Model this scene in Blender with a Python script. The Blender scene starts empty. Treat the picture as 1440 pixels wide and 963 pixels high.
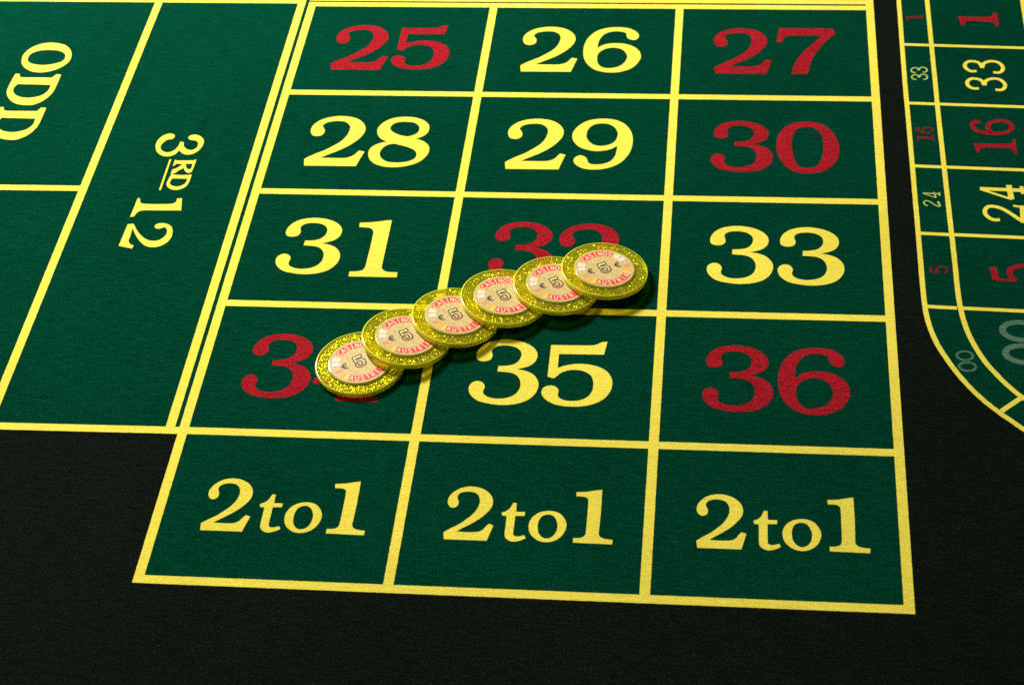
import bpy, bmesh, math, random
from mathutils import Vector, Matrix, Euler
from mathutils.geometry import tessellate_polygon

random.seed(7)
scene = bpy.context.scene
col = scene.collection
MM = 0.001

# ------------------------------------------------------------------ camera, world, lamps, exposure
cam_data = bpy.data.cameras.new("camera")
cam = bpy.data.objects.new("camera", cam_data)
col.objects.link(cam)
cam.location = (0.22691917, -0.87663584, 0.5835025)
cam.rotation_euler = Euler((0.81438567, 0.05558866, 0.09638735), 'XYZ')
cam_data.sensor_width = 36.0
cam_data.sensor_fit = 'HORIZONTAL'
cam_data.lens = 36.0 * 2720.344 / 1440.0
cam_data.clip_start = 0.02
cam_data.clip_end = 20.0
cam_data.dof.use_dof = True
cam_data.dof.focus_distance = 0.865
cam_data.dof.aperture_fstop = 26.0
scene.camera = cam

world = bpy.data.worlds.new("World")
scene.world = world
world.use_nodes = True
bg = world.node_tree.nodes["Background"]
bg.inputs[0].default_value = (0.90, 0.95, 1.0, 1)
bg.inputs[1].default_value = 0.05

def area_lamp(name, direction, dist, size, power, colour, target=(0.13, -0.25, 0.0)):
    d = bpy.data.lights.new(name, 'AREA')
    d.shape = 'DISK'
    d.size = size
    d.energy = power
    d.color = colour
    o = bpy.data.objects.new(name, d)
    v = Vector(direction).normalized()
    o.location = Vector(target) + v * dist
    o.rotation_euler = v.to_track_quat('Z', 'Y').to_euler()
    col.objects.link(o)
    return o

area_lamp("key_lamp", (-0.62, 0.77, 0.82), 1.10, 0.22, 21.8, (1.0, 0.98, 0.93))

scene.view_settings.view_transform = 'Standard'
scene.view_settings.look = 'None'
scene.view_settings.exposure = 0.0
scene.view_settings.gamma = 1.0
scene.view_settings.use_curve_mapping = False
scene.cycles.transparent_max_bounces = 24
scene.cycles.max_bounces = 10
scene.cycles.sample_clamp_indirect = 4.0
scene.cycles.use_denoising = False

# ------------------------------------------------------------------ traced outlines, all in millimetres on the felt
GLYPHS = {
 '3': [
  [(220.2,-191.7),(220.7,-188.3),(222.6,-184.9),(226.3,-182.2),(232.4,-180.9),(238.6,-181.8),(243.2,-184.1),(246.2,-187.5),(247,-190.8),(246.4,-194.1),(244.4,-196.8),(241.7,-198.3),(238.7,-199.4,1),(242.6,-200.3),(246.2,-202.5),(248.5,-206.2),(249,-209.4),(248.2,-213.5),(245.4,-217.7),(240.9,-220.3),(234.4,-221.4),(228.4,-220.7),(223.6,-219.1),(220.3,-215.8),(219.1,-212.2),(219.5,-209.4),(221,-207.8),(222.6,-207.3),(224.6,-208.1),(225.9,-210.6),(225.5,-213.3),(225.9,-215.1),(228.1,-216.9),(231.4,-217.7),(235.5,-217.2),(238.8,-215.4),(240.7,-212.4),(241.2,-209.2),(240.7,-206),(239,-203.2),(236.6,-201.8),(233.6,-201.3),(230.4,-201.1,1),(230.5,-197.7,1),(234.1,-197.4),(237.1,-196.4),(239.2,-193.9),(239.9,-190.6),(239.2,-187.8),(237,-185.7),(234,-184.8),(230.9,-184.8),(228.5,-185.5),(226.9,-187.2),(226.8,-189.1),(227.3,-191.2),(226.8,-193.6),(225,-194.8),(222.5,-194.9),(220.8,-193.8)],
 ],
 '2': [
  [(20.2,-141.2,1),(19.4,-135.9,1),(21.6,-133.8),(25,-131.1),(28.4,-128.7),(32,-125.2),(35.1,-121.8),(37.4,-117.4),(38.4,-112.5),(38.3,-109.6),(37.2,-107.2),(34.8,-105.2),(31.7,-104.7),(28.1,-105.2),(25.6,-106.4),(24.2,-108.7),(25,-110.6),(25.9,-112.8),(25.6,-115.5),(24.1,-117.1),(22,-117.4),(20,-116.4),(18.8,-113.5),(18.7,-110.5),(19.9,-107.1),(22.7,-103.8),(26.6,-101.7),(31.6,-100.6),(36.6,-101),(40.8,-102.6),(43.9,-105.3),(45.8,-108.7),(46.4,-112.3),(45.6,-116.2),(43.3,-120.6),(39.8,-125),(35.6,-128.7),(31.1,-131.9),(27.1,-134.8,1),(33,-134.8),(39,-134.7),(41.5,-134),(43.6,-132.3),(44.8,-130.2),(45.8,-128.5,1),(48.6,-129.4,1),(46,-141,1)],
 ],
 '8': [
  [(52.5,-112.7),(52.6,-109.7),(54.1,-106.3),(57.2,-102.8),(61.4,-101),(66.2,-100.5),(71.1,-101.2),(75.4,-103.6),(77.7,-106.5),(78.5,-109.2),(78.2,-113),(76.4,-116),(73.1,-118.4,1),(76.6,-120.1),(79.2,-122.6),(80.6,-125.9),(80.5,-129.7),(79.2,-133.5),(76.2,-137.4),(71.6,-140),(65.7,-141.3),(60.3,-141),(55.4,-139),(52.2,-135.6),(50.8,-131.4),(50.8,-127.6),(52.3,-124.7),(55,-122.5),(58.6,-121,1),(56,-119.4),(53.8,-116.8)],
  [(58.8,-110.1),(59.1,-107.9),(60.9,-105.6),(65,-104.6),(69.5,-105),(72.2,-106.8),(73.5,-109.5),(73.3,-112.7),(71.8,-114.9),(68.7,-116.7,1),(65,-115.8),(61.5,-113.9),(59.4,-111.8)],
  [(56.5,-131.3),(56.7,-128),(58,-125.1),(60.1,-123.3),(62.4,-122.7),(65.8,-123.7),(69.6,-125.2),(72.8,-127.1),(74.4,-129.4),(74.9,-131.8),(74.1,-134.4),(71.2,-136.6),(66.6,-137.6),(61.5,-137.2),(58.2,-134.8)],
 ],
 '5': [
  [(152.4,-264.3,1),(161.5,-264.2),(170.6,-263.9),(172.6,-263.2),(174.2,-261.9),(177,-261.4,1),(175.9,-269.6,1),(156.3,-269.9,1),(156.4,-278.7,1),(158.7,-277.4),(162.3,-276.2),(166,-275.7),(170.8,-276.2),(174.9,-277.7),(178.4,-280.7),(180.3,-284.9),(180.6,-288.2),(179.8,-292.5),(177.4,-296.8),(173,-300),(167.8,-301.6),(162.6,-301.8),(157.2,-300.9),(153,-298.3),(151,-295.5),(150.6,-293.2),(151.4,-290.8),(153.6,-289.6),(156,-289.9),(157.8,-292),(157.7,-294.8),(158.4,-296.6),(160.6,-298.1),(164,-298.5),(167.6,-297.8),(170.4,-295.9),(172.2,-292.3),(172.5,-288.6),(172.2,-285.7),(170.8,-282.4),(167.7,-280.2),(164.3,-279.5),(160.9,-280),(158,-281.7),(156.2,-284),(155.1,-285.1,1),(152.4,-284.1,1)],
 ],
 '6': [
  [(251,-283.5),(251.4,-277),(253.2,-271),(257,-265.5),(262.3,-262.6),(267.9,-261.8),(273.4,-262.6),(277.2,-265.2),(279.2,-268.4),(279.1,-271.4),(277.6,-273.4),(275.6,-273.2),(273.6,-271.9),(272.8,-269.4),(272.3,-267.2),(270.2,-266),(267.1,-265.6),(263.6,-266.5),(260.8,-268.9),(259,-273.2),(258.3,-277.3),(258.3,-281,1),(260.7,-278.4),(264.5,-276.8),(268.3,-276.5),(272.4,-277),(276.5,-279),(279.8,-282.8),(281.2,-287.2),(281.1,-290.1),(279.4,-295),(276.6,-299),(271.9,-301.8),(267.2,-302.7),(261.8,-302),(257.4,-299.8),(253.7,-295.1),(251.7,-289.8)],
  [(258.6,-289.1),(259.2,-285.6),(261.3,-282.6),(264.1,-281),(267.2,-280.6),(270.2,-281.5),(272.6,-283.9),(274,-287.5),(274,-290.4),(272.7,-294.3),(270.3,-297.1),(266.9,-298.6),(263.5,-298.8),(260.5,-296.8),(259,-293.4)],
 ],
 '7': [
  [(252.5,-19.3,1),(265.7,-19.3),(279.6,-19.4,1),(280.8,-21.1),(281.1,-23.9),(279,-27.2),(275.8,-31.8),(273.1,-37.3),(270.8,-42.2),(269,-47.7),(267.8,-53),(266.7,-60,1),(258.3,-60,1),(259.4,-54.6),(260.8,-49.3),(263.1,-43.8),(266,-38.4),(269.5,-33.4),(272.7,-28.8),(274.8,-26,1),(267,-26.1),(259.9,-26),(257,-26.3),(255.3,-27.8),(254.4,-29.8),(253.7,-32,1),(250.9,-31.7,1)],
 ],
 '9': [
  [(150.6,-114.5),(151.1,-110.2),(153.3,-105.8),(156.9,-102.1),(161.2,-100.3),(165.6,-99.8),(170.9,-100.6),(175.5,-103.4),(178.7,-108.1),(180.2,-112.9),(180.7,-117.6),(180.4,-123.3),(178.9,-129),(175.8,-134.6),(171.4,-138.4),(166.9,-140.2),(163,-140.7),(158.6,-140.2),(154.7,-137.9),(152.8,-134.8),(152.7,-132.4),(153.9,-130.5),(155.7,-129.6),(158,-130.7),(159.4,-133.2),(160,-135.3),(161.8,-136.5),(165,-136.5),(167.8,-135.8),(170.6,-133.8),(172.4,-130.5),(173.1,-126.3),(173.3,-121.8,1),(170,-124.5),(166,-125.9),(162.3,-126.1),(158.2,-125),(154.5,-122.8),(151.7,-118.8)],
  [(157.6,-113.9),(158,-109.3),(159.5,-106.2),(161.7,-104.4),(164.9,-103.7),(168.5,-104.5),(171.3,-107.1),(172.8,-110.7),(173,-113.5),(172.2,-117.4),(170.3,-120),(167.5,-121.5),(164.9,-121.9),(162,-121.2),(159.5,-118.9),(158,-116)],
 ],
 '0': [
  [(250.7,-120.4),(251.4,-112.3),(254.5,-105.2),(259.2,-101.2),(264.4,-100.1),(269.3,-100.5),(274.4,-103.2),(278.3,-109.2),(280.5,-116.6),(280.9,-121.6),(279.9,-129),(276.8,-135.4),(272.2,-139.4),(266.8,-141),(261.8,-140.6),(257.3,-138.1),(253.5,-132.6),(251.2,-126.3)],
  [(258.2,-119.7),(258.4,-113.2),(259.7,-108.1),(262.2,-105.2),(265.6,-104.4),(268.9,-105.1),(271.6,-108.3),(273.2,-113.8),(273.4,-119.8),(272.7,-127.2),(271.2,-132.6),(268.7,-135.9),(265.4,-136.9),(262.4,-136),(260.1,-132.9),(258.8,-127.1)],
 ],
 '1': [
  [(54.7,-183.9,1),(60,-183.4),(64.1,-182.6),(67.5,-181.8),(69.8,-181.6,1),(69.8,-197.6),(69.8,-213.2),(69.9,-215.7),(70.6,-217),(72.4,-218.3),(77.7,-218.7,1),(77.8,-222.1,1),(55.4,-222.2,1),(55.2,-218.8,1),(59,-218.5),(61.3,-217.4),(62.1,-215),(62.2,-210.8),(62.3,-191.8),(61.6,-188.8),(59.9,-187.5),(55,-187,1)],
 ],
 'n2': [
  [(118.7,-377.9,1),(118.2,-374.3,1),(120.5,-372.3),(123.7,-369.9),(126.2,-367.4),(128.7,-364.4),(130.4,-361),(131,-357.5),(130.4,-354.7),(128.9,-352.8),(126.5,-352.1),(124.2,-352.3),(122.3,-353.3),(121.5,-355.1),(122.4,-357.9),(122,-360.2),(120.6,-361.1),(119.2,-360.7),(118,-358.5),(118.1,-355.8),(119.4,-353.1),(122,-350.6),(125.3,-349.4),(129.1,-349.5),(132.7,-351.1),(135.2,-353.7),(136.3,-356.9),(136,-360.3),(134.3,-363.4),(131.8,-366.5),(128.7,-369.3),(125.8,-371.5),(123.2,-373.6,1),(127,-373.8),(131.7,-373.5),(133.6,-372.4),(134.8,-370.5),(135.9,-369,1),(137.8,-369.8,1),(135.9,-377.9,1)],
 ],
 't': [
  [(144.6,-357.4,1),(146.1,-357.4,1),(146.1,-359.9),(146.3,-362.1,1),(149.9,-362,1),(149.8,-364.1,1),(146.1,-364.3,1),(146.1,-368.6),(146.1,-372.7),(146.3,-374.4),(147.1,-375),(148.3,-375.1),(149.3,-374.8),(150.6,-374.3,1),(151.3,-375.8,1),(149.7,-376.9),(147.6,-377.7),(145.9,-377.8),(144.1,-376.9),(143,-375.4),(142.7,-372.8),(142.7,-368.8),(142.6,-364.5,1),(140.9,-364.4,1),(140.4,-362.8,1),(142.2,-361.9),(143.6,-360.3),(144.2,-358.6)],
 ],
 'o': [
  [(152,-370.1),(152.1,-367.2),(153.4,-364.2),(155.6,-362.1),(158.4,-361.1),(161.2,-361.1),(164,-362.3),(166.1,-365.1),(167,-367.9),(166.8,-370.8),(165.5,-374),(163.1,-376.4),(160,-377.5),(157.1,-377.1),(154.6,-375.5),(152.7,-372.9)],
  [(155.6,-369.9),(155.7,-366.8),(156.7,-364.2),(158.1,-363.2),(159.8,-362.9),(161.7,-363.9),(162.9,-366.1),(163.5,-368.7),(163.2,-371.8),(162.1,-374.2),(160.4,-375.4),(158.7,-375.5),(157.1,-374.3),(156,-372.2)],
 ],
 'n1': [
  [(169.7,-350.4,1),(174,-350),(177.2,-349.2),(180.1,-348.6,1),(180.3,-359.7),(180.2,-370),(180.2,-372.4),(180.9,-373.8),(182.3,-374.6),(185.9,-375.1,1),(185.7,-377.4,1),(170.2,-377.2,1),(170.2,-374.8,1),(173,-374.6),(174.6,-373.5),(175,-371.2),(175,-362.8),(174.9,-355.3),(174.4,-353.4),(172.8,-352.7),(170,-352.7,1)],
 ],
 'O': [
  [(-148.1,-56),(-148.7,-50),(-146,-43.4),(-140.6,-39.5),(-134.1,-39),(-127.5,-41.5),(-123.1,-47.4),(-121.9,-55),(-124.4,-60.4),(-129.1,-64.3),(-135.1,-66),(-141.3,-64.5),(-146.1,-60.3)],
  [(-145.4,-53.8),(-145,-49.4),(-141.3,-46.3),(-135,-45.4),(-128.7,-46.8),(-125.6,-50.2),(-125.5,-55.1),(-129,-57.8),(-133.1,-59.2),(-139,-59.1),(-143.8,-57)],
 ],
 'D': [
  [(-148.2,-67.5,1),(-146,-67.5,1),(-145,-69.9),(-143.4,-70.7,1),(-127.4,-70.6,1),(-126.5,-69),(-125.9,-67.6,1),(-123.2,-67.7,1),(-123.1,-76.8),(-123.6,-84.2),(-126.3,-90.4),(-130.4,-94.1),(-134.6,-94.9),(-140.8,-93.3),(-145.4,-89.2),(-148.2,-83.6),(-148.6,-77.3)],
  [(-144.3,-76.5,1),(-126.3,-76.9,1),(-126.2,-81.6),(-128.3,-85.8),(-132.1,-87.9),(-136.4,-88.5),(-141.3,-87.1),(-144.7,-83.5),(-145.4,-79.4)],
 ],
 'd3': [
  [(-49.9,-119.3),(-50.8,-121.5),(-53,-122.1),(-54.6,-124.3),(-55.4,-127.6),(-54,-130.8),(-51,-132.4),(-48,-130.9),(-46.4,-127.4),(-46.1,-123.6,1),(-44.2,-124.1,1),(-43.4,-127.3),(-40.7,-130),(-38,-129.9),(-36.5,-127.2),(-37.2,-123.7),(-39.3,-122.3),(-41.4,-122),(-42.8,-119.9),(-41.6,-118),(-38.5,-117.9),(-35.2,-120.6),(-34,-123.8),(-34.5,-128.7),(-36.7,-132.6),(-39.8,-134),(-42.7,-133.2),(-45.2,-130.6,1),(-46.6,-133.9),(-49.6,-135.6),(-53.2,-134.9),(-56.2,-132),(-57.9,-127.7),(-58,-122.8),(-55.9,-118.6),(-53.2,-117.1),(-50.8,-117.7)],
 ],
 'dR': [
  [(-45.5,-138.1,1),(-44.5,-138.7),(-36.1,-138.5),(-35.4,-137.9,1),(-34.7,-138,1),(-34.8,-143.2),(-35.1,-147.4),(-36.2,-148.5),(-38.1,-147.5),(-39.7,-144.7,1),(-41.7,-146.5),(-43.3,-148.9),(-45.1,-149.8,1),(-45.2,-146,1),(-43.4,-145),(-40.9,-141.7,1),(-44.2,-141.5),(-44.8,-143.2,1),(-45.6,-142.9,1)],
  [(-39.5,-141.3,1),(-36,-141.2,1),(-35.8,-144.2),(-36.5,-145.6),(-38,-144.9)],
 ],
 'dD': [
  [(-44.6,-148.5,1),(-44,-149.9),(-36.2,-150.1),(-35.4,-149.7,1),(-34.5,-149.8,1),(-34.5,-154.7),(-35.3,-158.8),(-37.7,-161.2),(-40.9,-161.8),(-44,-160.1),(-45.4,-157.6),(-45.4,-153.9)],
  [(-43.6,-153,1),(-35.9,-153,1),(-36.2,-156.3),(-37.7,-158.4),(-40.5,-159.2),(-42.9,-158.2),(-44,-156.5)],
 ],
 'du': [
  [(-48.4,-138,1),(-47.5,-138,1),(-47.2,-162.1,1),(-48.2,-162.1,1)],
 ],
 'd1': [
  [(-57.2,-168.7,1),(-56.1,-168.7,1),(-55.2,-171.7),(-53.3,-172.8),(-39.8,-172.5),(-37.8,-171.2),(-37.6,-168.3,1),(-35.3,-168.1,1),(-33.6,-177.3,1),(-43.9,-177.6),(-53,-177.9),(-54.7,-179.2),(-55.8,-182.6,1),(-57.6,-182.8,1)],
 ],
 'd2': [
  [(-57.9,-204.2,1),(-57.4,-188.3,1),(-54.6,-187.9,1),(-51.2,-193.5),(-46.8,-198.3),(-42.5,-200.1),(-38.9,-199),(-36.9,-195),(-37.4,-191.6),(-39,-190),(-41,-191.2),(-43.1,-190.8),(-43.9,-188.9),(-42.3,-187.3),(-39.4,-187.1),(-36,-189.1),(-34.3,-193),(-34.2,-198.4),(-36.7,-202.8),(-40.8,-204.7),(-45.3,-203.6),(-50.1,-198.4),(-54.4,-191.2,1),(-54,-197.5),(-54,-200.4),(-52.5,-202.8),(-50.7,-203.7,1),(-51,-206,1)],
 ],
 'w1': [
  [(345.3,-7.1,1),(352.2,-7.6),(361.2,-7.2),(363.2,-5.7),(363.6,-3.8,1),(365.7,-3.6,1),(365.3,-16.3,1),(363.7,-16.2,1),(363.4,-13.3),(362.2,-11.9),(349.3,-11.4),(348.4,-13.1),(348.1,-15,1),(346.6,-15.5,1)],
 ],
 'w16_1': [
  [(345.2,-115.6,1),(362.1,-115.5),(363.8,-113.9),(364.3,-111.8,1),(365.3,-111.8,1),(365.1,-123.7,1),(364,-123.4,1),(363.3,-120.2),(361.8,-119),(349.2,-119.2),(347.9,-120.5),(347.6,-122.8,1),(346.5,-122.8,1)],
 ],
}
STROKES = [
 ('33','y',1.95,1,[(351.2, -55.8), (348.6, -56.0), (346.3, -53.9), (345.7, -50.7), (347.6, -47.8), (350.6, -47.5), (353.0, -49.0), (354.2, -53.1)]),
 ('33','y',1.95,1,[(354.2, -53.1), (355.3, -49.3), (358.6, -47.3), (362.1, -48.0), (364.2, -51.1), (364.3, -54.2), (362.4, -56.9), (359.3, -56.8)]),
 ('33','y',1.95,1,[(351.2, -70.6), (348.6, -70.8), (346.3, -68.8), (345.8, -65.6), (347.6, -62.8), (350.5, -62.5), (352.9, -64.0), (354.1, -67.9)]),
 ('33','y',1.95,1,[(354.1, -67.9), (355.2, -64.2), (358.4, -62.3), (361.9, -62.9), (364.0, -66.0), (364.1, -69.0), (362.2, -71.7), (359.2, -71.6)]),
 ('16','r',2.3,1,[(349.9, -98.0), (347.0, -98.3), (345.7, -101.1), (347.2, -105.0), (351.5, -107.0), (357.1, -107.4), (361.6, -106.3), (364.3, -103.3), (363.7, -98.8), (359.9, -97.0), (355.3, -98.4), (353.2, -101.2), (353.3, -104.6), (354.7, -106.7)]),
 ('24','y',2.4,0,[(345.6, -150.3), (365.0, -151.0)]),
 ('24','y',1.8,0,[(364.9, -148.0), (365.2, -153.7)]),
 ('24','y',1.44,0,[(345.7, -150.6), (359.6, -157.8)]),
 ('24','y',2.64,0,[(359.1, -147.2), (359.5, -157.8)]),
 ('24','y',2.04,1,[(352.9, -172.8), (349.9, -172.9), (347.4, -170.5), (346.5, -167.2), (347.9, -163.9), (350.7, -163.2), (354.8, -165.0), (358.7, -168.8), (361.9, -172.5), (364.2, -174.3)]),
 ('24','y',2.76,0,[(364.1, -162.3), (363.6, -174.8)]),
 ('24','y',1.44,0,[(359.8, -162.4), (364.0, -163.5)]),
 ('5','r',3.0,0,[(347.0, -206.2), (347.8, -214.8)]),
 ('5','r',1.5,0,[(347.3, -214.5), (356.5, -214.9)]),
 ('5','r',2.5,1,[(356.4, -214.5), (354.4, -211.9), (354.1, -208.7), (356.6, -205.9), (360.8, -204.9), (364.8, -207.0), (365.1, -211.0), (363.7, -214.7)]),
 ('00','g',2.9,1,[(363.9, -248.9), (363.2, -250.6), (361.8, -252.0), (359.9, -253.0), (357.5, -253.5), (355.0, -253.5), (352.5, -253.0), (350.4, -251.9), (348.8, -250.5), (347.9, -248.8), (347.8, -247.0), (348.4, -245.4), (349.8, -243.9), (351.8, -242.9), (354.2, -242.4), (356.7, -242.4), (359.2, -242.9), (361.3, -244.0), (362.9, -245.4), (363.8, -247.1), (363.9, -248.9)]),
 ('00','g',2.9,1,[(363.7, -263.3), (363.1, -264.9), (361.7, -266.2), (359.8, -267.2), (357.4, -267.6), (354.9, -267.6), (352.5, -267.1), (350.4, -266.1), (348.8, -264.8), (347.9, -263.2), (347.8, -261.6), (348.4, -260.0), (349.8, -258.7), (351.7, -257.7), (354.1, -257.2), (356.6, -257.2), (359.0, -257.8), (361.1, -258.8), (362.7, -260.1), (363.6, -261.7), (363.7, -263.3)]),
 ('00s','g',1.1,1,[(333.9, -264.5), (333.7, -265.3), (333.1, -266.0), (332.3, -266.6), (331.3, -266.9), (330.2, -267.0), (329.2, -266.8), (328.3, -266.4), (327.6, -265.7), (327.2, -265.0), (327.1, -264.1), (327.4, -263.3), (327.9, -262.5), (328.8, -262.0), (329.8, -261.6), (330.8, -261.6), (331.9, -261.7), (332.8, -262.2), (333.5, -262.8), (333.9, -263.6), (333.9, -264.5)]),
 ('00s','g',1.1,1,[(334.7, -271.2), (334.4, -272.0), (333.8, -272.7), (333.0, -273.2), (332.0, -273.5), (330.8, -273.6), (329.8, -273.4), (328.8, -273.0), (328.1, -272.4), (327.7, -271.6), (327.6, -270.8), (327.8, -270.1), (328.4, -269.4), (329.3, -268.8), (330.3, -268.5), (331.4, -268.4), (332.5, -268.6), (333.5, -269.0), (334.2, -269.6), (334.6, -270.4), (334.7, -271.2)]),
 ('5s','d',1.2,0,[(319.4, -207.1), (319.6, -210.7)]),
 ('5s','d',0.6,0,[(319.6, -210.5), (322.6, -210.7)]),
 ('5s','d',0.9,1,[(322.6, -210.6), (321.8, -208.9), (322.8, -207.1), (324.8, -206.6), (326.6, -207.7), (326.6, -209.7), (325.4, -210.7)]),
 ('24s','p',0.84,0,[(318.9, -154.3), (326.6, -154.6)]),
 ('24s','p',0.84,0,[(326.6, -153.5), (326.6, -156.1)]),
 ('24s','p',0.6,0,[(318.9, -154.5), (324.7, -157.6)]),
 ('24s','p',0.84,0,[(324.1, -153.4), (324.8, -157.6)]),
 ('24s','p',0.72,1,[(320.8, -163.5), (319.6, -163.1), (319.0, -161.8), (319.3, -160.5), (320.5, -159.9), (322.1, -160.8), (324.1, -163.0), (326.0, -164.2)]),
 ('24s','p',1.08,0,[(325.6, -160.3), (326.4, -163.9)]),
 ('16s','d',0.8,1,[(319.6, -106.5), (318.6, -105.6), (318.5, -104.1), (319.3, -103.9), (320.1, -106.0), (321.3, -107.6), (323.5, -107.9), (325.8, -106.6), (326.4, -104.7), (325.5, -103.5), (323.2, -103.6), (321.9, -104.8), (321.9, -106.7), (322.8, -107.8)]),
 ('16s','d',1.6,0,[(318.7, -111.5), (326.1, -112.0)]),
 ('16s','d',0.8,0,[(326.4, -109.9), (326.3, -114.1)]),
 ('16s','d',0.8,0,[(318.9, -111.2), (319.1, -113.8)]),
 ('33s','p',0.84,1,[(320.9, -57.8), (319.2, -57.4), (318.7, -55.6), (319.8, -53.7), (321.6, -53.8), (322.4, -55.9)]),
 ('33s','p',0.84,1,[(322.4, -55.9), (323.4, -53.6), (325.2, -53.2), (326.4, -54.7), (326.3, -56.5), (324.3, -57.6)]),
 ('33s','p',0.84,1,[(320.8, -63.6), (319.1, -63.2), (318.7, -61.4), (319.7, -59.7), (321.5, -59.9), (322.3, -62.0)]),
 ('33s','p',0.84,1,[(322.3, -62.0), (323.3, -59.7), (325.3, -59.3), (326.3, -61.1), (325.9, -63.0), (324.3, -63.7)]),
 ('1s','d',1.5,0,[(318.7, -8.4), (326.8, -8.1)]),
 ('1s','d',0.8,0,[(326.9, -5.8), (326.8, -10.1)]),
 ('1s','d',0.8,0,[(318.9, -8.1), (319.3, -11.7)]),
]
CHIP_POSES = [((70.1, -281.3, 1.65), (0.0, 0.0, 1.0)),((88.688, -266.447, 3.96), (0.11833, 0.071, 0.99043)),((108.919, -252.216, 3.904), (0.11833, 0.06508, 0.99084)),((129.309, -239.037, 4.122), (0.10633, 0.06123, 0.99244)),((152.182, -230.313, 4.603), (0.10619, 0.04774, 0.9932)),((173.189, -220.578, 5.408), (0.09231, 0.06231, 0.99378))]


# ------------------------------------------------------------------ helpers
def link(name, me, mat, parent=None, kind=None, label=None):
    o = bpy.data.objects.new(name, me)
    if mat is not None and len(me.materials) == 0:
        me.materials.append(mat)
    col.objects.link(o)
    if parent is not None:
        o.parent = parent
    if kind:
        o["kind"] = kind
    if label:
        o["label"] = label
    return o

def catmull(P, closed, step):
    out = []
    n = len(P)
    for i in range(n if closed else n - 1):
        p1 = P[i]; p2 = P[(i + 1) % n]
        p0 = P[(i - 1) % n] if (closed or i > 0) else p1
        p3 = P[(i + 2) % n] if (closed or i + 2 < n) else p2
        seg = math.dist(p1, p2)
        k = max(1, int(math.ceil(seg / step)))
        # tangents limited to the segment's own length keep uneven points from overshooting
        def tan(a, b, c):
            t = ((c[0] - a[0]), (c[1] - a[1])); L = math.hypot(*t)
            if L < 1e-9: return (0.0, 0.0)
            return (t[0] / L * seg, t[1] / L * seg)
        m1 = tan(p0, p1, p2); m2 = tan(p1, p2, p3)
        for j in range(k):
            t = j / k; t2 = t * t; t3 = t2 * t
            a = 2 * t3 - 3 * t2 + 1; b = t3 - 2 * t2 + t; c = -2 * t3 + 3 * t2; d = t3 - t2
            out.append((a * p1[0] + b * m1[0] + c * p2[0] + d * m2[0], a * p1[1] + b * m1[1] + c * p2[1] + d * m2[1]))
    if not closed:
        out.append(P[-1])
    return out

def smooth_loop(pts, step=0.7, jitter=0.0):
    corners = [i for i, q in enumerate(pts) if len(q) > 2]
    xy = [(q[0], q[1]) for q in pts]
    n = len(xy)
    if not corners:
        out = catmull(xy, True, step)
    else:
        out = []
        for a, b in zip(corners, corners[1:] + [corners[0] + n]):
            out += catmull([xy[i % n] for i in range(a, b + 1)], False, step)[:-1]
    if jitter:
        out = [(x + random.uniform(-jitter, jitter), y + random.uniform(-jitter, jitter)) for x, y in out]
    return out

def fill(bm, loops, z, scale=MM):
    """loops: outer outline then holes, flat polygon at height z (same units as the loops)."""
    vs = [[Vector((x * scale, y * scale, z * scale)) for x, y in L] for L in loops]
    flat = [bm.verts.new(v) for L in vs for v in L]
    for tri in tessellate_polygon(vs):
        try:
            f = bm.faces.new([flat[i] for i in tri])
            if f.normal.z < 0 or (f.normal_update() or f.normal.z < 0):
                f.normal_flip()
        except ValueError:
            pass

def ribbon(bm, pts, w, z, closed=False, scale=MM, jitter=0.0, caps=True):
    n = len(pts)
    L, R = [], []
    for i in range(n):
        a = pts[i - 1] if (closed or i > 0) else pts[i]
        b = pts[(i + 1) % n] if (closed or i < n - 1) else pts[i]
        tx, ty = b[0] - a[0], b[1] - a[1]
        l = math.hypot(tx, ty) or 1.0
        nx, ny = -ty / l, tx / l
        j1 = random.uniform(-jitter, jitter); j2 = random.uniform(-jitter, jitter)
        L.append((pts[i][0] + nx * (w / 2 + j1), pts[i][1] + ny * (w / 2 + j1)))
        R.append((pts[i][0] - nx * (w / 2 + j2), pts[i][1] - ny * (w / 2 + j2)))
    lv = [bm.verts.new((x * scale, y * scale, z * scale)) for x, y in L]
    rv = [bm.verts.new((x * scale, y * scale, z * scale)) for x, y in R]
    for i in range(n if closed else n - 1):
        j = (i + 1) % n
        bm.faces.new((rv[i], rv[j], lv[j], lv[i]))

def mesh_from(name, bm):
    me = bpy.data.meshes.new(name)
    bm.to_mesh(me)
    bm.free()
    return me

# ------------------------------------------------------------------ materials
def new_mat(name):
    m = bpy.data.materials.new(name)
    m.use_nodes = True
    nt = m.node_tree
    return m, nt, nt.nodes["Principled BSDF"], nt.nodes["Material Output"]

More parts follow.
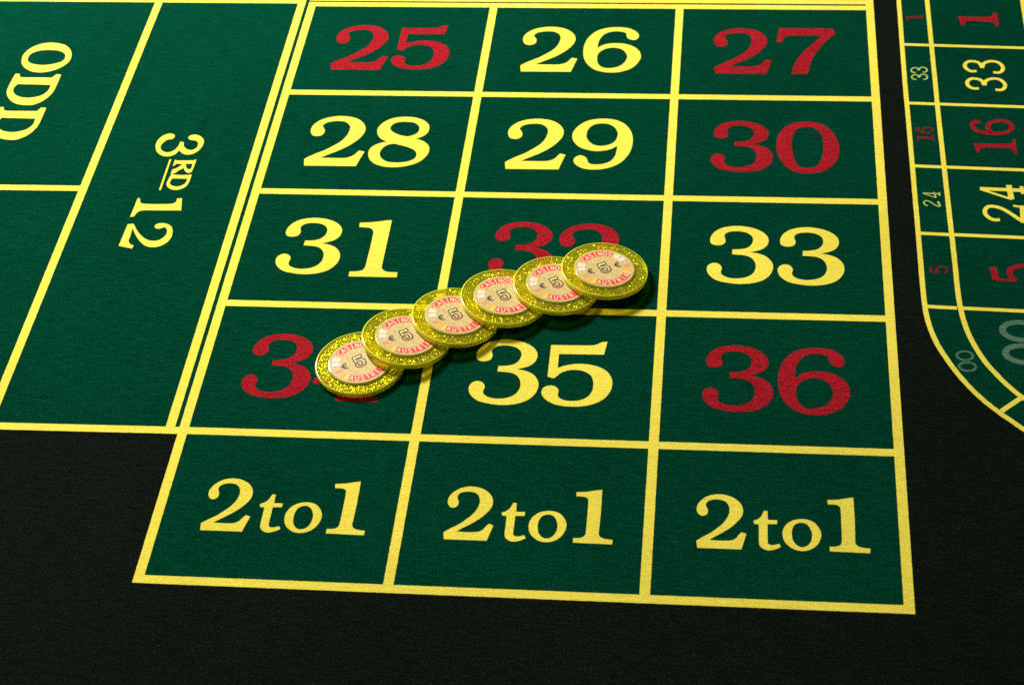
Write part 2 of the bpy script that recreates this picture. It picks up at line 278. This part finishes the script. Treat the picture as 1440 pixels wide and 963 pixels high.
def felt_material(name, rgb, amount=0.5, fleck=0.0, fleck_rgb=(0.1, 0.12, 0.1)):
    """Short-napped printed cloth: fine grain of fibre ends, faint weave rows, slightly uneven dye."""
    m, nt, bs, out = new_mat(name)
    N = nt.nodes; Lk = nt.links
    geo = N.new("ShaderNodeNewGeometry")
    grain = N.new("ShaderNodeTexNoise"); grain.inputs["Scale"].default_value = 1500.0
    grain.inputs["Detail"].default_value = 2.0; grain.inputs["Roughness"].default_value = 0.7
    Lk.new(geo.outputs["Position"], grain.inputs["Vector"])
    mp = N.new("ShaderNodeMapping"); mp.inputs["Scale"].default_value = (120.0, 900.0, 1.0)
    mp.inputs["Rotation"].default_value = (0, 0, 0.03)
    Lk.new(geo.outputs["Position"], mp.inputs["Vector"])
    weave = N.new("ShaderNodeTexNoise"); weave.inputs["Scale"].default_value = 1.0; weave.inputs["Detail"].default_value = 2.0
    Lk.new(mp.outputs["Vector"], weave.inputs["Vector"])
    cloud = N.new("ShaderNodeTexNoise"); cloud.inputs["Scale"].default_value = 14.0; cloud.inputs["Detail"].default_value = 3.0
    Lk.new(geo.outputs["Position"], cloud.inputs["Vector"])
    def mrange(src, lo, hi, a=0.25, b=0.75):
        r = N.new("ShaderNodeMapRange"); r.inputs["From Min"].default_value = a; r.inputs["From Max"].default_value = b
        r.inputs["To Min"].default_value = lo; r.inputs["To Max"].default_value = hi; r.clamp = True
        Lk.new(src, r.inputs["Value"]); return r.outputs["Result"]
    def mul(a, b):
        x = N.new("ShaderNodeMath"); x.operation = 'MULTIPLY'
        Lk.new(a, x.inputs[0]); Lk.new(b, x.inputs[1]); return x.outputs[0]
    k = mul(mul(mrange(grain.outputs["Fac"], 1 - amount, 1 + amount, 0.32, 0.68), mrange(weave.outputs["Fac"], 1 - amount * 0.4, 1 + amount * 0.4)),
            mrange(cloud.outputs["Fac"], 0.91, 1.09))
    vm = N.new("ShaderNodeVectorMath"); vm.operation = 'SCALE'
    vm.inputs[0].default_value = rgb
    Lk.new(k, vm.inputs["Scale"])
    colour = vm.outputs["Vector"]
    if fleck:
        fl = N.new("ShaderNodeTexNoise"); fl.inputs["Scale"].default_value = 900.0; fl.inputs["Detail"].default_value = 1.0
        Lk.new(geo.outputs["Position"], fl.inputs["Vector"])
        ff = mrange(fl.outputs["Fac"], 0.0, fleck, 0.60, 0.74)
        mx = N.new("ShaderNodeMix"); mx.data_type = 'RGBA'
        Lk.new(ff, mx.inputs["Factor"]); Lk.new(colour, mx.inputs["A"]); mx.inputs["B"].default_value = (*fleck_rgb, 1)
        colour = mx.outputs["Result"]
    Lk.new(colour, bs.inputs["Base Color"])
    bs.inputs["Roughness"].default_value = 0.95
    bs.inputs["Specular IOR Level"].default_value = 0.0
    bp = N.new("ShaderNodeBump"); bp.inputs["Strength"].default_value = 0.55; bp.inputs["Distance"].default_value = 0.0003
    Lk.new(grain.outputs["Fac"], bp.inputs["Height"]); Lk.new(bp.outputs["Normal"], bs.inputs["Normal"])
    return m

M_BLACK = felt_material("black_felt", (0.0058, 0.0082, 0.0056), 0.80, 0.42, (0.026, 0.034, 0.026))
M_GREEN = felt_material("green_felt", (0.0007, 0.0400, 0.0192), 0.75, 0.40, (0.008, 0.088, 0.052))
M_YELLOW = felt_material("yellow_print", (0.87, 0.72, 0.082), 0.22)
M_PALE = felt_material("thin_yellow_print", (0.42, 0.52, 0.12), 0.22)
M_RED = felt_material("red_print", (0.32, 0.010, 0.016), 0.60, 0.38, (0.54, 0.08, 0.065))
M_THINRED = felt_material("thin_red_print", (0.22, 0.010, 0.020), 0.55)
M_GREY = felt_material("grey_green_print", (0.085, 0.165, 0.100), 0.45)

def plain(name, rgb, rough=0.7, coat=0.10, coat_rough=0.24):
    m, nt, bs, out = new_mat(name)
    bs.inputs["Base Color"].default_value = (*rgb, 1)
    bs.inputs["Roughness"].default_value = rough
    bs.inputs["Coat Weight"].default_value = coat
    bs.inputs["Coat Roughness"].default_value = coat_rough
    return m

def speckled(name, rgb, other, scale=2600.0):
    m, nt, bs, out = new_mat(name)
    N = nt.nodes; Lk = nt.links
    tc = N.new("ShaderNodeTexCoord")
    nz = N.new("ShaderNodeTexNoise"); nz.inputs["Scale"].default_value = scale; nz.inputs["Detail"].default_value = 2.0
    Lk.new(tc.outputs["Object"], nz.inputs["Vector"])
    cr = N.new("ShaderNodeValToRGB")
    cr.color_ramp.elements[0].position = 0.36; cr.color_ramp.elements[0].color = (*other, 1)
    cr.color_ramp.elements[1].position = 0.60; cr.color_ramp.elements[1].color = (*rgb, 1)
    Lk.new(nz.outputs["Fac"], cr.inputs["Fac"])
    Lk.new(cr.outputs["Color"], bs.inputs["Base Color"])
    bs.inputs["Roughness"].default_value = 0.7
    bs.inputs["Coat Weight"].default_value = 0.12
    bs.inputs["Coat Roughness"].default_value = 0.24
    return m

M_LABEL = speckled("sand_label_paper", (0.82, 0.61, 0.23), (0.46, 0.31, 0.08))
M_BAND = plain("red_label_ink", (0.80, 0.035, 0.012))
M_WHITE = plain("cream_label_ink", (0.90, 0.73, 0.45))
M_PINK = plain("pinkish_white_ink", (0.86, 0.72, 0.66))
M_ORANGE = plain("orange_ink", (0.70, 0.33, 0.10))
M_AMBER = plain("amber_ink", (0.86, 0.44, 0.03))
M_LEMON = plain("lemon_ink", (0.88, 0.62, 0.08))
M_DARK = plain("dark_brown_ink", (0.018, 0.010, 0.008))

def numeral_material():
    m, nt, bs, out = new_mat("numeral_gradient_ink")
    N = nt.nodes; Lk = nt.links
    tc = N.new("ShaderNodeTexCoord"); sp = N.new("ShaderNodeSeparateXYZ"); Lk.new(tc.outputs["Object"], sp.inputs[0])
    mr = N.new("ShaderNodeMapRange"); mr.inputs["From Min"].default_value = -2.2 * MM; mr.inputs["From Max"].default_value = 2.2 * MM
    Lk.new(sp.outputs["Y"], mr.inputs["Value"])
    cr = N.new("ShaderNodeValToRGB")
    cr.color_ramp.elements[0].color = (0.74, 0.36, 0.13, 1); cr.color_ramp.elements[1].color = (0.90, 0.80, 0.22, 1)
    Lk.new(mr.outputs["Result"], cr.inputs["Fac"]); Lk.new(cr.outputs["Color"], bs.inputs["Base Color"])
    bs.inputs["Roughness"].default_value = 0.7; bs.inputs["Coat Weight"].default_value = 0.12; bs.inputs["Coat Roughness"].default_value = 0.24
    return m
M_NUM = numeral_material()

def acrylic(name, lo, hi):
    """Clear yellow acrylic: mostly see-through, tinted, a little milky, glossy skin."""
    m, nt, bs, out = new_mat(name)
    N = nt.nodes; Lk = nt.links
    N.remove(bs)
    tr = N.new("ShaderNodeBsdfTransparent"); tr.inputs[0].default_value = (0.95, 0.92, 0.13, 1)
    milky = N.new("ShaderNodeBsdfPrincipled")
    milky.inputs["Base Color"].default_value = (0.96, 0.90, 0.05, 1)
    milky.inputs["Roughness"].default_value = 1.0
    milky.inputs["Specular IOR Level"].default_value = 0.0
    milky.inputs["Subsurface Weight"].default_value = 1.0
    milky.inputs["Subsurface Radius"].default_value = (1.0, 0.85, 0.12)
    milky.inputs["Subsurface Scale"].default_value = 0.0022
    lw = N.new("ShaderNodeLayerWeight"); lw.inputs[0].default_value = 0.30
    mr = N.new("ShaderNodeMapRange"); mr.inputs["To Min"].default_value = lo; mr.inputs["To Max"].default_value = hi
    Lk.new(lw.outputs["Facing"], mr.inputs["Value"])
    body = N.new("ShaderNodeMixShader"); Lk.new(mr.outputs["Result"], body.inputs[0])
    Lk.new(tr.outputs[0], body.inputs[1]); Lk.new(milky.outputs[0], body.inputs[2])
    gl = N.new("ShaderNodeBsdfGlossy"); gl.inputs["Roughness"].default_value = 0.11
    fr = N.new("ShaderNodeFresnel"); fr.inputs[0].default_value = 1.49
    geo = N.new("ShaderNodeNewGeometry")          # the inside of the skin lets light out again
    inv = N.new("ShaderNodeMath"); inv.operation = 'SUBTRACT'; inv.inputs[0].default_value = 1.0
    Lk.new(geo.outputs["Backfacing"], inv.inputs[1])
    outer = N.new("ShaderNodeMath"); outer.operation = 'MULTIPLY'
    Lk.new(fr.outputs[0], outer.inputs[0]); Lk.new(inv.outputs[0], outer.inputs[1])
    skin = N.new("ShaderNodeMixShader"); Lk.new(outer.outputs[0], skin.inputs[0])
    Lk.new(body.outputs[0], skin.inputs[1]); Lk.new(gl.outputs[0], skin.inputs[2])
    Lk.new(skin.outputs[0], out.inputs["Surface"])
    return m
M_ACRYLIC = acrylic("yellow_acrylic", 0.04, 0.30)
M_EDGE = acrylic("yellow_acrylic_edge", 0.72, 0.92)

def glitter_material():
    m, nt, bs, out = new_mat("gold_glitter")
    N = nt.nodes; Lk = nt.links
    geo = N.new("ShaderNodeNewGeometry")
    cr = N.new("ShaderNodeValToRGB")
    e = cr.color_ramp.elements
    cr.color_ramp.interpolation = 'CONSTANT'
    e[0].position = 0.0; e[0].color = (0.95, 0.86, 0.10, 1)
    e[1].position = 0.92; e[1].color = (0.95, 0.50, 0.08, 1)
    for pos, c in ((0.26, (0.30, 0.36, 0.03, 1)), (0.36, (0.80, 0.84, 0.10, 1)), (0.58, (0.99, 0.95, 0.50, 1)), (0.72, (0.99, 0.88, 0.15, 1)), (0.82, (0.95, 0.80, 0.08, 1))):
        x = e.new(pos); x.color = c
    Lk.new(geo.outputs["Random Per Island"], cr.inputs["Fac"])
    Lk.new(cr.outputs["Color"], bs.inputs["Base Color"])
    bs.inputs["Metallic"].default_value = 0.5
    bs.inputs["Roughness"].default_value = 0.28
    return m
M_GLITTER = glitter_material()

# ------------------------------------------------------------------ the felt
def box_mesh(name, x0, x1, y0, y1, z0, z1):
    bm = bmesh.new()
    bmesh.ops.create_cube(bm, size=1.0)
    for v in bm.verts:
        v.co = Vector((((x0 + x1) / 2 + v.co.x * (x1 - x0)) * MM, ((y0 + y1) / 2 + v.co.y * (y1 - y0)) * MM, ((z0 + z1) / 2 + v.co.z * (z1 - z0)) * MM))
    return mesh_from(name, bm)

felt = link("table_felt", box_mesh("table_felt", -700, 900, -800, 600, -4, 0), M_BLACK, None, "structure",
            "black table felt printed with a green and yellow roulette layout")

Z_GREEN, Z_HOR, Z_VER, Z_TEXT = 0.05, 0.08, 0.10, 0.09
COLS = [0.0, 99.8, 199.8, 300.0]
ROW = 80.7
ROWS = [-ROW * i for i in range(5)] + [-404.2]
W = 4.1

def rect(x0, x1, y0, y1):
    return [(x0, y0), (x1, y0), (x1, y1), (x0, y1)]

def sheet(name, loops, z, mat, label=None):
    bm = bmesh.new()
    fill(bm, loops, z)
    return link(name, mesh_from(name, bm), mat, felt, None, label)

def line(a, b, w=W, z=Z_HOR, label=None):
    n = max(2, int(math.dist(a, b) / 1.3))
    pts = [(a[0] + (b[0] - a[0]) * i / n, a[1] + (b[1] - a[1]) * i / n) for i in range(n + 1)]
    bm = bmesh.new()
    ribbon(bm, pts, w, z, jitter=0.05)
    return link("printed_line", mesh_from("printed_line", bm), M_YELLOW, felt)

# green fields, one per printed box
for r in range(-1, 5):
    y1 = ROWS[r] if r >= 0 else ROW
    y0 = ROWS[r + 1]
    for c in range(3):
        sheet("green_box", [rect(COLS[c], COLS[c + 1], y0, y1)], Z_GREEN, M_GREEN)
sheet("green_box", [rect(-86.2, 0.0, -322.8, 2.6)], Z_GREEN, M_GREEN)
sheet("green_box", [rect(-86.2, 0.0, 2.6, 320)], Z_GREEN, M_GREEN)
sheet("green_box", [rect(-185, -86.2, -162.2, 2.6)], Z_GREEN, M_GREEN)
sheet("green_box", [rect(-185, -86.2, -322.8, -162.2)], Z_GREEN, M_GREEN)
sheet("green_box", [rect(-185, -86.2, 2.6, 160)], Z_GREEN, M_GREEN)

# lines of the number grid
EXT = W / 2
for r in range(5):
    line((COLS[0] + EXT - 0.3, ROWS[r]), (COLS[3] - EXT + 0.3, ROWS[r]))
line((COLS[0] - EXT, ROWS[5]), (COLS[3] + EXT, ROWS[5]))
line((6.0 - EXT - 6.0, 5.45), (COLS[3] - EXT + 0.3, 5.45))
for c in range(4):
    top = 0.0 if 0 < c < 3 else (0.0 + EXT if c == 0 else 80)
    line((COLS[c], ROWS[5] + EXT - 0.3), (COLS[c], top - (EXT - 0.3 if 0 < c < 3 else 0)), z=Z_VER)
line((-6.05, -322.8 + EXT - 0.3), (-6.05, 80), z=Z_VER)
line((-185, -324.6), (COLS[0] - EXT + 0.3, -322.9))
line((-86.2, -322.8 + EXT - 0.6), (-86.2, 2.6 - EXT + 0.3), z=Z_VER)
line((-185, -162.5), (-86.2 - EXT + 0.3, -161.9))
line((-185, 2.9), (-6.05 - EXT + 0.3, 2.6))

# the race track on the right
RA = [(315.6, 160), (315.4, 8), (315.0, -68.2), (315.1, -92), (315.2, -169.2), (315.2, -200), (315.3, -228), (316.1, -242.2), (318.8, -255.7),
      (323.6, -268.6), (329.1, -279.9), (335.5, -289.9), (342.2, -298.0), (347.1, -303.0), (351.4, -307.4), (362, -316), (378, -326), (400, -336), (430, -343), (470, -346)]
RB = [(330.4, 160), (330.2, 8), (330.0, -68.2), (329.9, -92), (330.2, -168.7), (330.4, -200), (330.5, -228), (331.7, -242.8), (334.3, -255.2),
      (338.5, -267.0), (341.6, -273.0), (346.8, -281.5), (352.2, -288.3), (361, -297), (374, -306.5), (395, -316), (425, -323), (470, -326)]
def half_line(poly, w=2.3, z=Z_VER):
    bm = bmesh.new()
    ribbon(bm, catmull(poly, False, 1.3), w, z, jitter=0.06)
    link("printed_line", mesh_from("printed_line", bm), M_YELLOW, felt)
sa, sb = catmull(RA, False, 3.0), catmull(RB, False, 3.0)
TRACK_Y = [16, -33.1, -83.6, -133.8, -183.6, -233.5]
SL = -0.036
RIGHT = 470
sheet("green_track", [sa + [(RIGHT, -346), (RIGHT, 160)]], Z_GREEN, M_GREEN, "green racetrack field with a rounded corner beside the number grid")
half_line(RA); half_line(RB)
half_line([(381.2, 160), (379.8, 8), (379.2, -100), (379.4, -330)], 2.6)
for y in TRACK_Y:
    line((315.2 + 1.0, y), (330.2 - 0.9, y + SL * 15), 2.2)
    line((330.2 + 0.9, y + SL * 15), (RIGHT, y + SL * 155), 2.2)
line((343.2, -297.0), (351.6, -289.2), 2.3)

# ------------------------------------------------------------------ printed numbers and words
def shift(loops, dx, dy):
    return [[(q[0] + dx, q[1] + dy) + tuple(q[2:]) for q in L] for L in loops]

def print_word(name, parts, mat, label):
    bm = bmesh.new()
    for loops in parts:
        fill(bm, [smooth_loop(L, 0.8, 0.03) for L in loops], Z_TEXT)
    return link(name, mesh_from(name, bm), mat, felt, None, label)

G = GLYPHS
# where each traced digit sits inside its own cell: (column, row, is second digit)
SRC = {'3': (2, 2, 0), '2': (0, 1, 0), '8': (0, 1, 1), '5': (1, 3, 1), '6': (2, 3, 1), '7': (2, 0, 1), '9': (1, 1, 1), '0': (2, 1, 1), '1': (0, 2, 1)}
SECOND = 32.0
FOUR = [[(50.6, -28.4), (51.5, -26.4), (53.2, -25.8), (62.0, -12.5), (70.5, 0.2, 1), (76.5, 0.2, 1), (76.5, -25.8, 1), (81.5, -25.8, 1), (81.5, -30.2, 1), (76.5, -30.2, 1),
         (76.8, -37.3, 1), (80.5, -37.8, 1), (80.5, -40.3, 1), (62.3, -40.3, 1), (62.3, -37.2, 1), (68.2, -36.6, 1), (68.2, -30.2, 1), (53.0, -30.3), (51.2, -30.0)],
        [(56.5, -25.8, 1), (68.2, -25.8, 1), (68.2, -8.5, 1)]]
def digit(d, c, r, second):
    if d == '4':
        return shift(FOUR, COLS[c], ROWS[r] - 20.2)
    sc, sr, s2 = SRC[d]
    dx = COLS[c] - COLS[sc] + (SECOND if second else 0) - (SECOND if s2 else 0)
    return shift(G[d], dx, -ROW * (r - sr))
RED = {25, 27, 30, 32, 34, 36}
for n in range(25, 37):
    c, r = (n - 25) % 3, (n - 25) // 3
    t = str(n)
    red = n in RED
    print_word("printed_number", [digit(t[0], c, r, False), digit(t[1], c, r, True)], M_RED if red else M_YELLOW,
               ("red" if red else "yellow") + " number " + t + " printed on the felt")
for c in range(3):
    dx = COLS[c] - COLS[1]
    print_word("printed_payout", [shift(G[k], dx + (0.4 if c == 0 else 0.6 if c == 2 else 0), 0.4 if c == 2 else 0) for k in ('n2', 't', 'o', 'n1')], M_YELLOW,
               "yellow 2to1 printed in the %s bottom box" % ("left", "middle", "right")[c])
print_word("printed_word", [G['O'], G['D'], shift(G['D'], 0, -29.3)], M_YELLOW, "yellow word ODD printed sideways")
print_word("printed_word", [G['d3'], G['dR'], G['dD'], G['du'], G['d1'], G['d2']], M_YELLOW, "yellow 3RD 12 printed sideways")

MATS = {'y': M_YELLOW, 'r': M_RED, 'd': M_THINRED, 'g': M_GREY, 'p': M_PALE}
CNAME = {'y': 'yellow', 'r': 'red', 'd': 'dark red', 'g': 'grey green', 'p': 'pale yellow'}
groups = {}
for key, c, w, sm, pts in STROKES:
    groups.setdefault((key, c), []).append((w, sm, pts))
for (key, c), sts in groups.items():
    bm = bmesh.new()
    for i, (w, sm, pts) in enumerate(sts):
        q = catmull(pts, False, 0.5) if sm else pts
        ribbon(bm, q, w, Z_TEXT + 0.004 * i, jitter=0.03)
    if key == '16':
        fill(bm, [smooth_loop(G['w16_1'][0], 0.6, 0.04)], Z_TEXT + 0.02)
    small = key.endswith('s')
    link("printed_number", mesh_from("printed_number", bm), MATS[c], felt, None,
         "%s %s number %s on the racetrack" % ("small" if small else "large", CNAME[c], key.rstrip('s')))
print_word("printed_number", [G['w1']], M_RED, "large red number 1 on the racetrack")

# ------------------------------------------------------------------ one casino chip (millimetres, axis along Z)
RIM_R, RIM_H, PLATE_H, PLATE_R, FOOT_R = 19.7, 1.25, 1.65, 13.55, 13.75
def chip_body():
    prof = [(0.0, PLATE_H), (PLATE_R - 0.35, PLATE_H), (PLATE_R - 0.15, PLATE_H), (PLATE_R, PLATE_H - 0.06), (FOOT_R, RIM_H + 0.03), (FOOT_R + 0.06, RIM_H),
            (FOOT_R + 0.22, RIM_H), (RIM_R - 0.95, RIM_H), (RIM_R - 0.8, RIM_H)]
    for i in range(7):
        a = math.pi / 2 * i / 6
        prof.append((RIM_R - 0.7 + 0.7 * math.sin(a), RIM_H - 0.7 + 0.7 * math.cos(a)))
    prof = prof + [(r, -h) for r, h in prof[::-1]]
    bm = bmesh.new()
    N = 128
    rings = []
    for r, z in prof:
        if r == 0:
            rings.append([bm.verts.new((0, 0, z * MM))])
        else:
            rings.append([bm.verts.new((r * MM * math.cos(2 * math.pi * i / N), r * MM * math.sin(2 * math.pi * i / N), z * MM)) for i in range(N)])
    for a, b in zip(rings, rings[1:]):
        for i in range(N):
            j = (i + 1) % N
            if len(a) == 1: bm.faces.new((a[0], b[i], b[j]))
            elif len(b) == 1: bm.faces.new((a[i], b[0], a[j]))
            else: bm.faces.new((a[i], b[i], b[j], a[j]))
    bmesh.ops.recalc_face_normals(bm, faces=bm.faces)
    for f in bm.faces:
        f.smooth = True
        c = f.calc_center_median() / MM
        r = math.hypot(c.x, c.y)
        f.material_index = 1 if (r > RIM_R - 0.62 or (PLATE_R - 0.2 < r < FOOT_R + 0.08)) else 0
    me = mesh_from("body", bm)
    me.materials.append(M_ACRYLIC); me.materials.append(M_EDGE)
    return me

def glitter_mesh():
    rnd = random.Random(11)
    bm = bmesh.new()
    for _ in range(4600):
        r = math.sqrt(rnd.uniform(14.45 ** 2, 18.45 ** 2)); a = rnd.uniform(0, 2 * math.pi)
        z = rnd.triangular(-0.35, RIM_H - 0.12, RIM_H - 0.2)
        s = rnd.uniform(0.09, 0.185)
        tilt = abs(rnd.gauss(0, 0.34))
        q = Matrix.Rotation(rnd.uniform(0, 6.283), 3, 'Z') @ Matrix.Rotation(min(tilt, 1.3), 3, 'X') @ Matrix.Rotation(rnd.uniform(0, 6.283), 3, 'Z')
        c = Vector((r * math.cos(a), r * math.sin(a), z))
        vs = [bm.verts.new((c + q @ Vector((x * s, y * s, 0))) * MM) for x, y in ((-1, -0.4), (0, -1), (1, -0.4), (1, 0.5), (0, 1), (-1, 0.5))]
        bm.faces.new(vs)
    return mesh_from("glitter", bm)

def disc_mesh(r, z, up=1):
    bm = bmesh.new()
    N = 96
    vs = [bm.verts.new((r * MM * math.cos(up * 2 * math.pi * i / N), r * MM * math.sin(up * 2 * math.pi * i / N), z * MM)) for i in range(N)]
    bm.faces.new(vs)
    return mesh_from("label_disc", bm)

def arc_patch(r0, r1, a0, a1, z, name):
    n = max(2, int(abs(a1 - a0) / 3))
    out = [(r1 * math.cos(math.radians(a0 + (a1 - a0) * i / n)), r1 * math.sin(math.radians(a0 + (a1 - a0) * i / n))) for i in range(n + 1)]
    inn = [(r0 * math.cos(math.radians(a1 + (a0 - a1) * i / n)), r0 * math.sin(math.radians(a1 + (a0 - a1) * i / n))) for i in range(n + 1)]
    bm = bmesh.new()
    fill(bm, [out + inn], z)
    return mesh_from(name, bm)

LETTERS = {  # strokes in a box 1 wide, 1 high; smooth flag first
 'C': [(1, [(0.92, 0.72), (0.80, 0.92), (0.5, 1.0), (0.18, 0.85), (0.08, 0.5), (0.18, 0.15), (0.5, 0.0), (0.80, 0.08), (0.92, 0.26)])],
 'A': [(0, [(0.05, 0.0), (0.5, 1.0)]), (0, [(0.5, 1.0), (0.95, 0.0)]), (0, [(0.26, 0.34), (0.74, 0.34)])],
 'S': [(1, [(0.86, 0.80), (0.6, 0.98), (0.3, 0.95), (0.15, 0.75), (0.35, 0.56), (0.65, 0.46), (0.86, 0.25), (0.68, 0.04), (0.35, 0.02), (0.12, 0.20)])],
 'I': [(0, [(0.5, 0.0), (0.5, 1.0)]), (0, [(0.32, 0.98), (0.68, 0.98)]), (0, [(0.32, 0.02), (0.68, 0.02)])],
 'N': [(0, [(0.14, 0.0), (0.14, 1.0)]), (0, [(0.14, 1.0), (0.86, 0.0)]), (0, [(0.86, 0.0), (0.86, 1.0)])],
 'O': [(1, [(0.5, 1.0), (0.14, 0.82), (0.05, 0.5), (0.14, 0.18), (0.5, 0.0), (0.86, 0.18), (0.95, 0.5), (0.86, 0.82), (0.5, 1.0)])],
 'U': [(1, [(0.13, 1.0), (0.13, 0.4), (0.25, 0.08), (0.5, 0.0), (0.75, 0.08), (0.87, 0.4), (0.87, 1.0)])],
 'T': [(0, [(0.5, 0.0), (0.5, 1.0)]), (0, [(0.08, 0.97), (0.92, 0.97)])],
 'R': [(0, [(0.17, 0.0), (0.17, 1.0)]), (1, [(0.17, 0.98), (0.6, 0.98), (0.85, 0.76), (0.6, 0.52), (0.17, 0.50)]), (0, [(0.45, 0.50), (0.92, 0.0)])],
}
def lettering(word, a_start, a_end, r, h, w, top_out, z):
    bm = bmesh.new()
    n = len(word)
    k = 0
    for i, ch in enumerate(word):
        a = math.radians(a_start + (a_end - a_start) * i / (n - 1))
        up = Vector((math.cos(a), math.sin(a))) * (1 if top_out else -1)
        rt = Vector((up.y, -up.x))
        c = Vector((math.cos(a), math.sin(a))) * r
        for sm, pts in LETTERS[ch]:
            q = catmull(pts, False, 0.12) if sm else pts
            q = [tuple(c + rt * ((x - 0.5) * w) + up * ((y - 0.5) * h)) for x, y in q]
            ribbon(bm, q, 0.40, z + 0.002 * (k % 4))
            k += 1
    return mesh_from("lettering", bm)

def offset_loop(L, d):
    n = len(L)
    area = sum(L[i][0] * L[(i + 1) % n][1] - L[(i + 1) % n][0] * L[i][1] for i in range(n))
    s = 1 if area > 0 else -1
    out = []
    for i in range(n):
        a, b = L[i - 1], L[(i + 1) % n]
        tx, ty = b[0] - a[0], b[1] - a[1]
        l = math.hypot(tx, ty) or 1
        out.append((L[i][0] + s * ty / l * d, L[i][1] - s * tx / l * d))
    return out

def numeral_loop():
    L = [(q[0] - 165.6, q[1] + 281.6) + tuple(q[2:]) for q in G['5'][0]]
    L = [(q[0] * 4.6 / 30, q[1] * 7.2 / 40.5 + 0.4) + tuple(q[2:]) for q in L]
    return smooth_loop(L, 0.15)

def simple_fill(name, L, z):
    bm = bmesh.new(); fill(bm, [L], z); return mesh_from(name, bm)

def euro_mesh(cx, z):
    bm = bmesh.new()
    arc = [(cx + 1.25 * math.cos(math.radians(t)) * 1.0 + 0.25, 1.55 * math.sin(math.radians(t))) for t in range(55, 306, 10)]
    ribbon(bm, arc, 0.74, z)
    ribbon(bm, [(cx - 1.75, 0.33), (cx + 0.75, 0.33)], 0.42, z + 0.003)
    ribbon(bm, [(cx - 1.85, -0.33), (cx + 0.55, -0.33)], 0.42, z + 0.003)
    return mesh_from("euro_sign", bm)

ZL = PLATE_H + 0.02
LABEL_TURN = math.radians(29.5)
body_me, glit_me = chip_body(), glitter_mesh()
top_me, bot_me = disc_mesh(13.3, ZL), disc_mesh(13.2, -ZL, -1)

def make_chip():
    root = bpy.data.objects.new("casino_chip", None)
    root.empty_display_size = 0.01
    col.objects.link(root)
    link("body", body_me, M_ACRYLIC, root)
    link("glitter", glit_me, M_GLITTER, root, "stuff")
    lab = link("label_disc", top_me, M_LABEL, root)
    lab.rotation_euler = (0, 0, LABEL_TURN)
    z1, z2, z3 = ZL + 0.012, ZL + 0.024, ZL + 0.036
    link("red_band", arc_patch(8.75, 12.25, 44, 132, z1, "red_band"), M_BAND, lab)
    link("red_band", arc_patch(8.75, 12.25, -136.5, -43.5, z1, "red_band"), M_BAND, lab)
    link("lettering", lettering("CASINOS", 125.5, 50.5, 10.5, 2.5, 1.75, True, z2), M_WHITE, lab)
    link("lettering", lettering("AUSTRIA", -130, -50, 10.5, 2.5, 1.75, False, z2), M_WHITE, lab)
    patches = [(38.5, 43.0, M_LEMON), (32.5, 38.5, M_WHITE), (26.0, 32.5, M_PINK), (11.0, 22.5, M_PINK), (-15.5, -4.5, M_ORANGE), (-34.0, -22.0, M_AMBER), (-41.5, -34.0, M_LEMON)]
    for a0, a1, mt in patches:
        link("colour_patch", arc_patch(8.85, 12.1, a0, a1, z1, "colour_patch"), mt, lab)
        link("colour_patch", arc_patch(8.85, 12.1, 180 - a1, 180 - a0, z1, "colour_patch"), mt, lab)
    L = numeral_loop()
    link("numeral_outline", simple_fill("numeral_outline", offset_loop(L, 0.52), z1), M_DARK, lab)
    link("numeral", simple_fill("numeral", offset_loop(L, -0.06), z2), M_NUM, lab)
    for cx in (-6.7, 6.7):
        link("euro_sign", euro_mesh(cx, z1), M_DARK, lab)
    link("label_disc", bot_me, M_LABEL, root)
    return root

def copy_tree(o, parent=None):
    c = o.copy()
    col.objects.link(c)
    c.parent = parent
    for ch in [x for x in ALL if x.parent == o]:
        copy_tree(ch, c)
    return c

LABELS = [
 "yellow glitter chip lying flat at the lower left end, hiding the 4 of 34",
 "yellow glitter chip leaning on the flat end chip, over the line between 34 and 35",
 "yellow glitter chip third from the lower left end, over the crossing of two lines",
 "yellow glitter chip fourth from the lower left end, overhanging the top of 35",
 "yellow glitter chip fifth in the row, next to the uppermost whole one",
 "uppermost yellow glitter chip at the right end, its whole printed label showing",
]
proto = make_chip()
bpy.context.view_layer.update()
ALL = list(col.objects)
for i, (loc, nrm) in enumerate(CHIP_POSES):
    o = proto if i == 0 else copy_tree(proto)
    n = Vector(nrm).normalized()
    u = Vector((0, 1, 0)).cross(n).normalized()
    v = n.cross(u)
    o.location = Vector(loc) * MM
    o.rotation_euler = Matrix((u, v, n)).transposed().to_euler()
    o["label"] = LABELS[i]
    o["category"] = "casino chip"
    o["group"] = "casino chips fanned in a row"
for o in col.objects:
    if o.name.split('.')[0] == "glitter":
        o.rotation_euler = (0, 0, random.uniform(0, 6.283))
